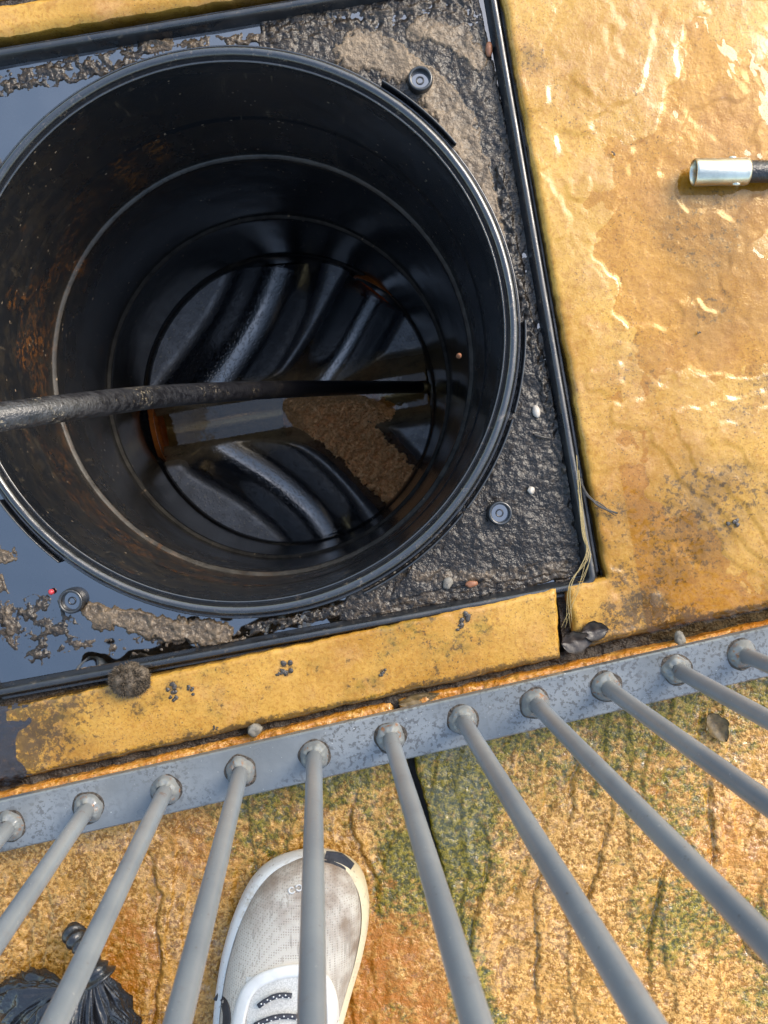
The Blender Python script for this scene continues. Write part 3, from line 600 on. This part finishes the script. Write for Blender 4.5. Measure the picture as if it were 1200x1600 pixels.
# hose end with metal ferrule
z0 = .0112; A, B, C, D = P(1083, 269, z0), P(1166, 268, z0), P(1290, 266, z0-.002), P(2300, 220, z0-.002)
he = empty('hose_end', (A[0], A[1], 0)); tag(he, 'black hose end with zinc plated ferrule lying on the large flag', 'hose')
obj('tube', *tube(catmull([A*.5+B*.5, B, C, P(1700, 250, z0-.002), D], 10), .0083, 20), M['hose'], he)
d = (B-A)/np.linalg.norm(B-A); prof = [(.03, .0078), (.006, .0078), (.002, .0082), (.0006, .0088), (0, .0094), (.0006, .0100), (.002, .0104), (.020, .0103), (.0405, .0104), (.0425, .0100), (.0428, .0082)]
vs = []
for s, r in prof:
    v, _ = tube(np.array([A+d*s, A+d*(s+.001)]), r, 40, False); vs.append(v[:40])
obj('ferrule', np.concatenate(vs), gridf(len(prof), 40, 0, True), M['zinc'], he)
obj('bore', *tube(np.array([A+d*.016, A+d*.022]), .0079, 20), M['drub'], he)
for s, r in ((.030, 1.4), (.033, -1.2)):
    e = A+d*s; obj('crimp_pip', *blob(e+np.array([0, .0098*math.copysign(1, r), .002]), .0035, .0018, .002, 3, .1, 6, 10), M['zinc'], he)

# railing
ZR = .036; rl = empty('railing', tuple(P(491, 1178, 0))); tag(rl, 'grey painted steel railing with round bars welded to a flat rail', 'railing')
e0, e1_, e2_, e3_ = P(-420, 1347, ZR), P(1600, 890, ZR), P(1600, 966, ZR), P(-420, 1429, ZR)
def barbox(a, b, c, d, th, nl=60):
    """flat bar with small chamfers from four top corners (a-b far edge, d-c near edge)"""
    pr = [(0, -th), (0, -.0012), (.03, 0), (.97, 0), (1, -.0012), (1, -th)]; v = []
    for i in range(nl):
        s = i/(nl-1); p = a+(b-a)*s; q = d+(c-d)*s
        for k, z in pr: r = p+(q-p)*k; v.append((r[0], r[1], r[2]+z+.0005*float(perlin(r[0]*9, k*3+1.3))))
    n = len(pr); f = gridf(nl, n, 0, True).tolist()+[list(range(n)), list(range((nl-1)*n, nl*n))[::-1]]
    return np.array(v), f
obj('bottom_rail', *barbox(e0, e1_, e2_, e3_, .009), M['steel'], rl, smooth=False)
dv = -(V(490, 742, 0)-Vector((0, 0, H))).normalized(); HT = .80
bases = [(-338, 1374), (-220, 1346), (-102, 1318), (15, 1290), (138, 1262), (259, 1234), (376, 1205), (491, 1180), (610, 1152), (723, 1125), (836, 1099), (947, 1073), (1057, 1046), (1160, 1022), (1262, 998), (1362, 975)]
ang = np.linspace(0, 2*np.pi, 44, endpoint=False)
Lb = HT/dv.z; bv = np.concatenate([np.stack([.0059*np.cos(ang), .0059*np.sin(ang), np.full(44, z)], -1) for z in (0, .02, .1, .3, .5, Lb)])
bar_me = make_mesh('bar', bv, gridf(6, 44, 0, True), M['bar'])
def weld_mesh(seed):
    pr = [(.0112, -.0006), (.0109, .0012), (.0100, .0030), (.0090, .0046), (.0080, .0058), (.0070, .0066), (.0058, .0082)]; v = []
    for i, (r, z) in enumerate(pr):
        k = 1+.13*perlin(np.cos(ang)*1.1+seed*.37, np.sin(ang)*1.1+i*.2, seed)+.03*perlin(np.cos(ang)*3.1, np.sin(ang)*3.1+i, seed)*(1 if i < 6 else 0)
        v.append(np.stack([r*k*np.cos(ang), r*k*np.sin(ang), z*(1+.25*perlin(np.cos(ang)*2+seed, np.sin(ang)*2, seed+2))], -1))
    return make_mesh('weld', np.concatenate(v), gridf(len(pr), 44, 0, True), M['weld'])
b = NB('wet_painted_weld'); cc = b.mix(b.ramp(b.noise(160, 3, .7), .55, .7), (.125, .13, .13), (.16, .07, .03)); M['weld'] = b.set(Base_Color=cc, Roughness=.16, IOR=1.6, Normal=b.bump(b.noise(230, 3), .35, .0015))
welds = [weld_mesh(s) for s in (1, 2, 3, 4)]
def dark_ring_mesh(seed):  # thin dark ring round the foot of each weld
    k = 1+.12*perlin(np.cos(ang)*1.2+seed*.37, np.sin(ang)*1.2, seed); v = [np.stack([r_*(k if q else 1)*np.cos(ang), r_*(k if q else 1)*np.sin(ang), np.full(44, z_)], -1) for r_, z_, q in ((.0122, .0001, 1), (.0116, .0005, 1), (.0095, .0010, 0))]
    return make_mesh('dark_ring', np.concatenate(v), gridf(3, 44, 0, True), M['dirt'])
dark_rings = [dark_ring_mesh(s) for s in (5, 6, 7, 8)]
for i, (bx, by) in enumerate(bases):
    p = P(bx, by, ZR); o = bpy.data.objects.new('bar', bar_me); COL.objects.link(o); o.parent = rl; o.location = Vector(p.tolist())-rl.location
    q = (dv+Vector((random.uniform(-.004, .004), random.uniform(-.004, .004), 0))).normalized(); o.rotation_euler = q.to_track_quat('Z', 'Y').to_euler()
    wd = bpy.data.objects.new('weld', welds[i % 4]); COL.objects.link(wd); wd.parent = rl; wd.location = Vector(p.tolist())-rl.location; wd.rotation_euler = (0, 0, i*2.1)
    gr_ = bpy.data.objects.new('dark_ring', dark_rings[i % 4]); COL.objects.link(gr_); gr_.parent = wd
top = np.array(dv*Lb); obj('top_rail', *barbox(e0+top, e1_+top, e2_+top, e3_+top, .009), M['steel'], rl, smooth=False)

# running shoe ------------------------------------------------------------
yl = np.array([1331, 1336, 1346, 1362, 1385, 1415, 1450, 1500, 1560, 1620, 1700, 1780, 1850, 1890, 1908, 1916])
xl = np.array([490, 462, 432, 408, 388, 372, 358, 344, 334, 329, 327, 332, 348, 372, 398, 425])
xr = np.array([490, 520, 545, 562, 573, 578, 577, 567, 549, 533, 517, 512, 503, 482, 458, 425])
sh = empty('running_shoe', tuple(P(440, 1600, 0))); tag(sh, 'off-white mesh running shoe with dirty toe standing behind the railing bars', 'shoe')
yd = 1331+(1916-1331)*(1-np.cos(np.linspace(0, np.pi, 90)))/2
XL, XR = np.interp(yd, yl, xl), np.interp(yd, yl, xr)
kern = np.array([1, 2, 3, 2, 1])/9; XLs = np.convolve(np.pad(XL, 2, 'edge'), kern, 'valid'); XRs = np.convolve(np.pad(XR, 2, 'edge'), kern, 'valid'); XLs[0] = XRs[0] = 490; XLs[-1] = XRs[-1] = 425
L_, R_ = P(XLs, yd, .022), P(XRs, yd, .022); mid = (L_+R_)/2; hw = (R_-L_)/2
tt = np.linspace(0, 1, 90)
outl = np.concatenate([L_, R_[::-1][1:-1]]); cen = np.concatenate([mid, mid[::-1][1:-1]])
def inset(o, d, z):
    k = o.copy(); n = np.roll(o, -1, 0)-np.roll(o, 1, 0); n = np.stack([-n[:, 1], n[:, 0]], -1); n /= np.linalg.norm(n, axis=1)[:, None]+1e-12
    s = np.sign(((cen-o)[:, :2]*n).sum(1)); s[s == 0] = 1; n = n*s[:, None]; n[0] = (0, -1); n[89] = (0, 1)
    k[:, :2] += n*np.broadcast_to(d, (len(o),))[:, None]; k[:, 2] = z; return k
toe = 1-sst(0, .25, np.concatenate([tt, tt[::-1][1:-1]])); z_t = toe*.006
lv = [inset(outl, .008, .0005+z_t), inset(outl, .003, .0005+z_t), inset(outl, .0005, .004+z_t), inset(outl, 0, .012+z_t*.6), inset(outl, .0006, .020+z_t*.3), inset(outl, .0022, .027+z_t*.2), inset(outl, .0062, .030)]
nO = len(outl); v = np.concatenate(lv); f = gridf(len(lv), nO, 0, True).tolist()+[list(range(nO))]
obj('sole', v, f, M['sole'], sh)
# upper: dome over the sole
hs_y = np.array([1331, 1345, 1365, 1400, 1450, 1500, 1550, 1600, 1660, 1720, 1800, 1870, 1900, 1916]); hs_h = np.array([.004, .014, .022, .0275, .032, .037, .044, .053, .064, .072, .070, .066, .060, .05])
HH = np.convolve(np.pad(np.interp(yd, hs_y, hs_h), 3, 'edge'), np.ones(7)/7, 'valid')
ss = np.sin(np.linspace(-np.pi/2, np.pi/2, 41)); IN = .0065
hw2 = hw*np.maximum(0, 1-IN/np.maximum(np.linalg.norm(hw, axis=1), 1e-6))[:, None]
U = mid[:, None, :]+hw2[:, None, :]*ss[None, :, None]; prf = np.sqrt(np.maximum(0, 1-np.abs(ss)**2.3))
U[..., 2] = .026+HH[:, None]*prf[None, :]
def zup(x, y):
    tq = np.interp(-y, -mid[:, 1], tt); my = np.interp(tq, tt, mid[:, 0]); h = np.interp(tq, tt, hw2[:, 0]); s = np.clip((x-my)/np.maximum(h, 1e-5), -1, 1)
    return .026+np.interp(tq, tt, HH)*np.sqrt(np.maximum(0, 1-np.abs(s)**2.3))
def onshoe(px, py, off=0.0):
    px = np.asarray(px, float); py = np.asarray(py, float); z = np.full_like(px, .05)
    for _ in range(14): q = P(px, py, z); z = .5*z+.5*(zup(q[..., 0], q[..., 1])+off)
    return P(px, py, z)
pxu, pyu = to_plan(U[..., 0], U[..., 1], U[..., 2]); dirt = np.clip(1.2*sst(1510, 1360, pyu)+.9*sst(480, 560, pxu)+.3*fbm(U[..., 0]*30, U[..., 1]*30, 181, 3), 0, 1)  # toe dirt, plus a darker tone towards the right side
obj('upper', U.reshape(-1, 3), gridf(90, 41)[:, ::-1], M['knit'], sh, np.stack([dirt, 0*dirt, 0*dirt, 0*dirt], -1).reshape(-1, 4))
def patch(name, ctr, wd, mat, off=.0012, th=.0016, n=10):
    c = catmull([(a, b, 0) for a, b in ctr], n)[:, :2]; T = np.gradient(c, axis=0); T /= np.linalg.norm(T, axis=1)[:, None]; Nn = np.stack([-T[:, 1], T[:, 0]], -1)
    w_ = np.broadcast_to(wd, (len(c),))[:, None]; cols = [onshoe(*(c+Nn*w_*k).T, o) for k, o in ((-1.0, -.001), (-.92, off), (-.5, off+th*.3), (.5, off+th*.3), (.92, off), (1.0, -.001))]
    v = np.stack(cols, 1); return obj(name, v.reshape(-1, 3), gridf(len(c), 6), mat, sh)
# tongue, stay, laces
gx_, gy_ = np.meshgrid(np.linspace(0, 1, 24), np.linspace(0, 1, 24), indexing='ij'); tx = 385+gx_*(512-385); ty = 1526+gy_*170
obj('tongue', onshoe(tx, ty, .0008).reshape(-1, 3), gridf(24, 24), M['tongue'], sh)
patch('lace_stay', [(368, 1700), (370, 1630), (376, 1580), (392, 1543), (425, 1524), (470, 1517), (503, 1530), (518, 1565), (520, 1620), (516, 1700)], 10.5, M['white'], .0022)
for (x0, y0, x1, y1) in ((404, 1572, 456, 1556), (398, 1602, 470, 1590), (394, 1634, 480, 1622), (392, 1668, 485, 1656)):
    s = np.linspace(0, 1, 12); pth = onshoe(x0+(x1-x0)*s, y0+(y1-y0)*s-7*np.sin(s*np.pi), .0042); lc = obj('lace', *tube(pth, .0019, 10), M['lace'], sh)
    dots = [blob(pth[k]+np.array([0, (.0008 if k % 2 else -.0008), .0016]), .0007, .0007, .0005, k, .05, 4, 6) for k in range(1, 11)]; obj('lace_fleck', *join(dots), M['white'], lc)
patch('toe_bumper', [(508, 1338), (530, 1343), (550, 1356)], np.interp(np.linspace(0, 1, 21), [0, .5, 1], [9, 11, 8]), M['drub'], .001)
patch('side_mark', [(337, 1556), (349, 1566), (354, 1584), (353, 1610)], 6.5, M['drub'], .0012)
def arc(cx, cy, r, a0, a1, rot):
    a = np.radians(np.linspace(a0, a1, 14))+math.radians(rot); return onshoe(cx+r*np.cos(a), cy+r*np.sin(a), .0008)
v, f = join([tube(arc(456, 1391, 4.6, 40, 320, -20), .0006, 6), tube(arc(467, 1387, 4.6, 20, 340, 170), .0006, 6)]); obj('toe_emblem', v, f, M['white'], sh)
a = np.linspace(0, 1, 8); obj('sock', *tube(np.stack([P(425, 1800, 0)[0]+0*a, P(425, 1800, 0)[1]-.02*a, .06+.12*a], -1), .042, 24), M['lace'], sh)

# crumpled black bag ------------------------------------------------------
bg_ = empty('plastic_bag', tuple(P(110, 1580, 0))); tag(bg_, 'crumpled black plastic bag with knotted neck lying left of the shoe', 'bag')
def crumple(c, rx, ry, rz, seed, rings=70, sg=110, amp=.42):
    th = np.linspace(0.02, np.pi-.02, rings)[:, None]; ph = np.linspace(0, 2*np.pi, sg, endpoint=False)[None, :]
    n = np.stack([np.sin(th)*np.cos(ph), np.sin(th)*np.sin(ph), np.cos(th)+0*ph], -1)
    a = n[..., 0]*1.5+n[..., 2]*.8+seed; b_ = n[..., 1]*1.5-n[..., 2]*.6+seed*2.3
    rd = 1-np.abs(perlin(a, b_, seed))*2; rd2 = 1-np.abs(perlin(a*2.3, b_*2.3, seed+4))*2; k = 1+amp*(.55*rd+.3*rd2-.5)
    v = n*k[..., None]*np.array([rx, ry, rz])+np.array(c); v[..., 2] = np.maximum(v[..., 2], .0015+.001*n[..., 0]); return v.reshape(-1, 3), gridf(rings, sg, 0, True)
def gathered(p0, p1, rad, flat, seed, npl, name, ns=90, nph=220):
    """bag gathered at p0, body swelling towards p1, pleats fading out along it"""
    p0, p1 = np.array(p0), np.array(p1); ax = p1-p0; ax /= np.linalg.norm(ax); sd_ = np.cross(ax, [0, 0, 1.0]); sd_ /= np.linalg.norm(sd_); up = np.cross(sd_, ax)
    s_ = np.linspace(0, 1, ns)[:, None]; ph = np.linspace(0, 2*np.pi, nph, endpoint=False)[None, :]; c_, q_ = np.cos(ph), np.sin(ph)
    r_ = np.interp(s_, [0, .08, .25, .5, .75, .92, 1], [.10, .16, .55, .95, 1.0, .62, .02])*rad
    warp = ph+.5*fbm(c_*1.2+s_*1.5+seed, q_*1.2+seed, seed, 3)
    pl = 1-2*np.abs((warp*npl/(2*np.pi)) % 1-.5)*2; cr = 1-2.4*np.abs(fbm(c_*1.6+s_*2.6+seed, q_*1.6-s_*1.1, seed+2, 3)); c2 = 1-2.4*np.abs(perlin(c_*3.4+s_*5, q_*3.4+seed, seed+5))
    k = 1+.22*pl*np.interp(s_, [0, .3, .8, 1], [.4, 1, .45, 0])+.26*(cr-.5)*np.minimum(1, s_*4)+.10*(c2-.4)
    L = np.linalg.norm(p1-p0); v = p0+ax*(L*s_*(1+.05*cr))[..., None]+sd_*(r_*k*c_)[..., None]+up*(r_*k*q_*flat)[..., None]
    v[..., 2] = np.maximum(v[..., 2], .0012+.001*np.abs(perlin(v[..., 0]*90, v[..., 1]*90, 3))); return obj(name, v.reshape(-1, 3), gridf(ns, nph, 0, True), M['bag'], bg_)
gathered(P(146, 1512, .046), P(92, 1760, .018), .045, .78, 5, 11, 'bag_body')
gathered(P(142, 1505, .040), P(196, 1650, .014), .017, .9, 9, 6, 'fold', 60, 120)
gathered(P(120, 1548, .040), P(8, 1585, .010), .024, .8, 13, 5, 'fold', 60, 120)
pth = catmull([P(158, 1530, .050), P(146, 1510, .049), P(134, 1490, .044), P(122, 1472, .038), P(116, 1458, .030), P(124, 1450, .022)], 8); nn = len(pth)
obj('neck', *tube(pth, np.interp(np.linspace(0, 1, nn), [0, .3, .45, .6, .8, 1], [.012, .0065, .0055, .0075, .0085, .003])*(1+.15*np.sin(np.arange(nn)*1.3)), 16), M['bag'], bg_)

# moss clump on the strip
c = P(203, 1062, .004); vs = [blob(c, .0155, .0125, .010, 6, .35, 14, 24, .3, 2.2)]
bd, bf = [], []
for k in range(3200):
    th = math.acos(random.uniform(0, 1)); ph = random.uniform(0, 6.283); n = np.array([math.sin(th)*math.cos(ph), math.sin(th)*math.sin(ph), math.cos(th)])
    p = c+n*np.array([.015, .012, .0095]); q = p+(n+rng.normal(0, .55, 3))*random.uniform(.0010, .0024); s = rng.normal(0, .00028, 3); i = len(bd); bd += [p-s, p+s, q]; bf.append((i, i+1, i+2))
mo = empty('moss_clump', (c[0], c[1], 0)); tag(mo, 'round brown dead moss clump on the edge of the narrow strip', 'moss')
obj('core', *vs[0], M['moss'], mo); tag(obj('bristles', np.array(bd), bf, M['moss'], mo, smooth=False), kind='stuff')

# pebbles and scraps
def peb(px, py, z, rx, ry, rz, mat, label, rot=0.0, seed=1, cat='pebble', name='pebble', rough=.3):
    tag(obj(name, *blob(P(px, py, z), rx, ry, rz, seed, rough, 9, 14, rot), mat), label, cat)
peb(838, 643, -.0115, .0032, .0052, .003, M['pebw'], 'smooth white oval pebble in the black mud right of the rim', .2, 3, rough=.12)
peb(830, 766, -.0115, .0028, .0030, .0025, M['pebw'], 'small angular cream pebble above the lower right screw boss', .5, 5, rough=.5)
peb(699, 912, -.012, .0038, .0052, .003, M['pebg'], 'pale grey stone chip at the bottom edge of the frame', -.5, 8, 'stone chip', 'stone_chip', .5)
peb(737, 912, -.012, .0050, .0028, .0025, M['pebo'], 'reddish stone chip beside the pale chip at frame bottom', .2, 9, 'stone chip', 'stone_chip', .4)
peb(764, 77, -.0125, .0028, .0062, .003, M['pebo'], 'orange oval pebble in the water along the frame right edge', 0, 11, rough=.15)
peb(80, 925, -.013, .0024, .0024, .0024, M['red'], 'tiny red berry beside the lower left screw boss', 0, 12, 'berry', 'berry', .1)
peb(398, 1141, .002, .0058, .0048, .0045, M['pebg'], 'grey pebble in the joint above the flat rail', .4, 13, rough=.5)
peb(1063, 1000, .001, .0045, .0065, .004, M['pebg'], 'grey brown stone chip in the joint below the large flag', .2, 15, 'stone chip', 'stone_chip', .5)
c = axis(-.25); 
for k, (px, py, z, s, mt, nm, lb) in enumerate(((717, 556, -.32, 1.0, 'pebo', 'grit', 'orange sliver of grit stuck to the right shaft wall'), (440, 193, -.11, 1.0, 'pebo', 'grit', 'orange speck of grit on the upper shaft wall'))):
    w_ = P(px, py, z); ax_ = np.array(axis(z)); dd_ = w_[:2]-ax_; Rw = float(np.interp(z, sorted(zs), np.array(rs)[np.argsort(zs)]))
    lo, hi = -.6, -.01
    for _ in range(40):
        mz = (lo+hi)/2; w_ = P(px, py, mz); Rw = float(np.interp(mz, sorted(zs), np.array(rs)[np.argsort(zs)]))
        if np.hypot(*(w_[:2]-np.array(axis(mz)))) > Rw: hi = mz
        else: lo = mz
    w_ = P(px, py, hi); tag(obj(nm, *blob(w_, .0022, .0022, .0055 if k == 0 else .0025, k+3, .2, 7, 9), M[mt]), lb, 'grit')
def leaf(px, py, z, ln, wd, ang_, mat, label, seed, curl=.004):
    s, t_ = np.meshgrid(np.linspace(0, 1, 16), np.linspace(-1, 1, 9), indexing='ij'); w_ = wd*np.sin(np.pi*s**.8)**.8; x = (s-.5)*ln; y = t_*w_*(1+.25*perlin(s*6, t_*2, seed))
    zz = curl*(t_**2)*np.sin(np.pi*s)+.0018*fbm(s*4, t_*3, seed, 3)-.0008*np.exp(-(t_/.12)**2); ca, sa = math.cos(ang_), math.sin(ang_); c = P(px, py, z)
    top_ = np.stack([c[0]+x*ca-y*sa, c[1]+x*sa+y*ca, c[2]+zz+.0004], -1).reshape(-1, 3); bot = top_-np.array([0, 0, .0005]); f = gridf(16, 9)
    lp = np.concatenate([np.arange(16)*9, 15*9+np.arange(1, 9), np.arange(14, -1, -1)*9+8, np.arange(7, 0, -1)]); k2 = np.roll(lp, -1)
    tag(obj('leaf', np.vstack([top_, bot]), np.vstack([f[:, ::-1], f+144, np.stack([lp, lp+144, k2+144, k2], -1)]), mat), label, 'leaf')
leaf(1121, 1137, .004, .027, .0085, -1.0, M['leaf'], 'small curled brown leaf on the slab between the right hand bars', 3)
leaf(902, 1002, .001, .026, .009, .15, M['leafd'], 'dark rotten leaf where the three slabs meet', 5)
leaf(655, 1092, -.002, .034, .005, .25, M['leaf'], 'dried brown leaf lying along the joint above the rail', 7, .001)
leaf(930, 985, .001, .022, .008, .1, M['leafd'], 'dark leaf scrap below the large flag corner', 9)
def twig(pts, r, mat, label, name, cat):
    pth = catmull([P(*q) for q in pts], 10); tag(obj(name, *tube(pth, np.linspace(r, r*.5, len(pth)), 8), mat), label, cat)
twig([(835, 679, -.0115), (848, 683, -.0105), (862, 685, -.012)], .0016, M['black_h'], 'short black twig in the mud under the white pebble', 'twig', 'twig')
for k in range(7):
    j = [random.uniform(-5, 5) for _ in range(6)]
    twig([(903+j[0]*.5, 735+j[1]*8, .000), (912+j[0]*.6, 830+j[3], .001), (918+j[2]*1.2, 868+j[3], .003), (898+j[4]*2.4, 915+j[5], .004), (888+j[5]*2.2, 965+j[1]*4, .002)], .00035, M['straw'], 'thin dry straw caught on the lower right frame corner', 'straw', 'straw')
for k in range(8):
    j = [random.uniform(-3, 3) for _ in range(4)]; o = twig([(905+j[0], 748+j[1], -.006), (917+j[1]*.6, 772+j[2]*.5, .002), (938+j[2]*.7, 790+j[3]*.8, .0035), (962+j[3]*1.5, 803+j[0]*1.2, .002)], .0007, M['black_h'], 'black bristle of a frayed tuft on the large flag edge', 'bristle', 'bristle')
for o in COL.objects:
    if o.name.startswith('straw'): o['group'] = 'dry straws on the frame corner'
    if o.name.startswith('bristle') and o.parent is None: o['group'] = 'frayed black tuft'
# mud spatter on the strip stone
parts = []
for (x, y, r) in ((725, 968, 11), (716, 980, 5), (268, 1072, 9), (270, 1088, 8), (300, 1079, 7), (448, 1045, 11), (438, 1052, 6), (598, 1050, 6), (337, 1138, 4), (1145, 815, 9), (1092, 520, 3), (958, 240, 3)):
    for k in range(6):
        parts.append(blob(P(x+random.uniform(-r, r)*.9, y+random.uniform(-r, r)*.9, .0008), r*.0002, r*.00017, r*.00003+.0002, k+x, .6, 7, 12, random.uniform(0, 3), 2.0))
v, f = join(parts); tag(obj('mud_spatter', v, f, M['splat']), 'small dark splats of mud on the yellow stone', 'mud', kind='stuff')
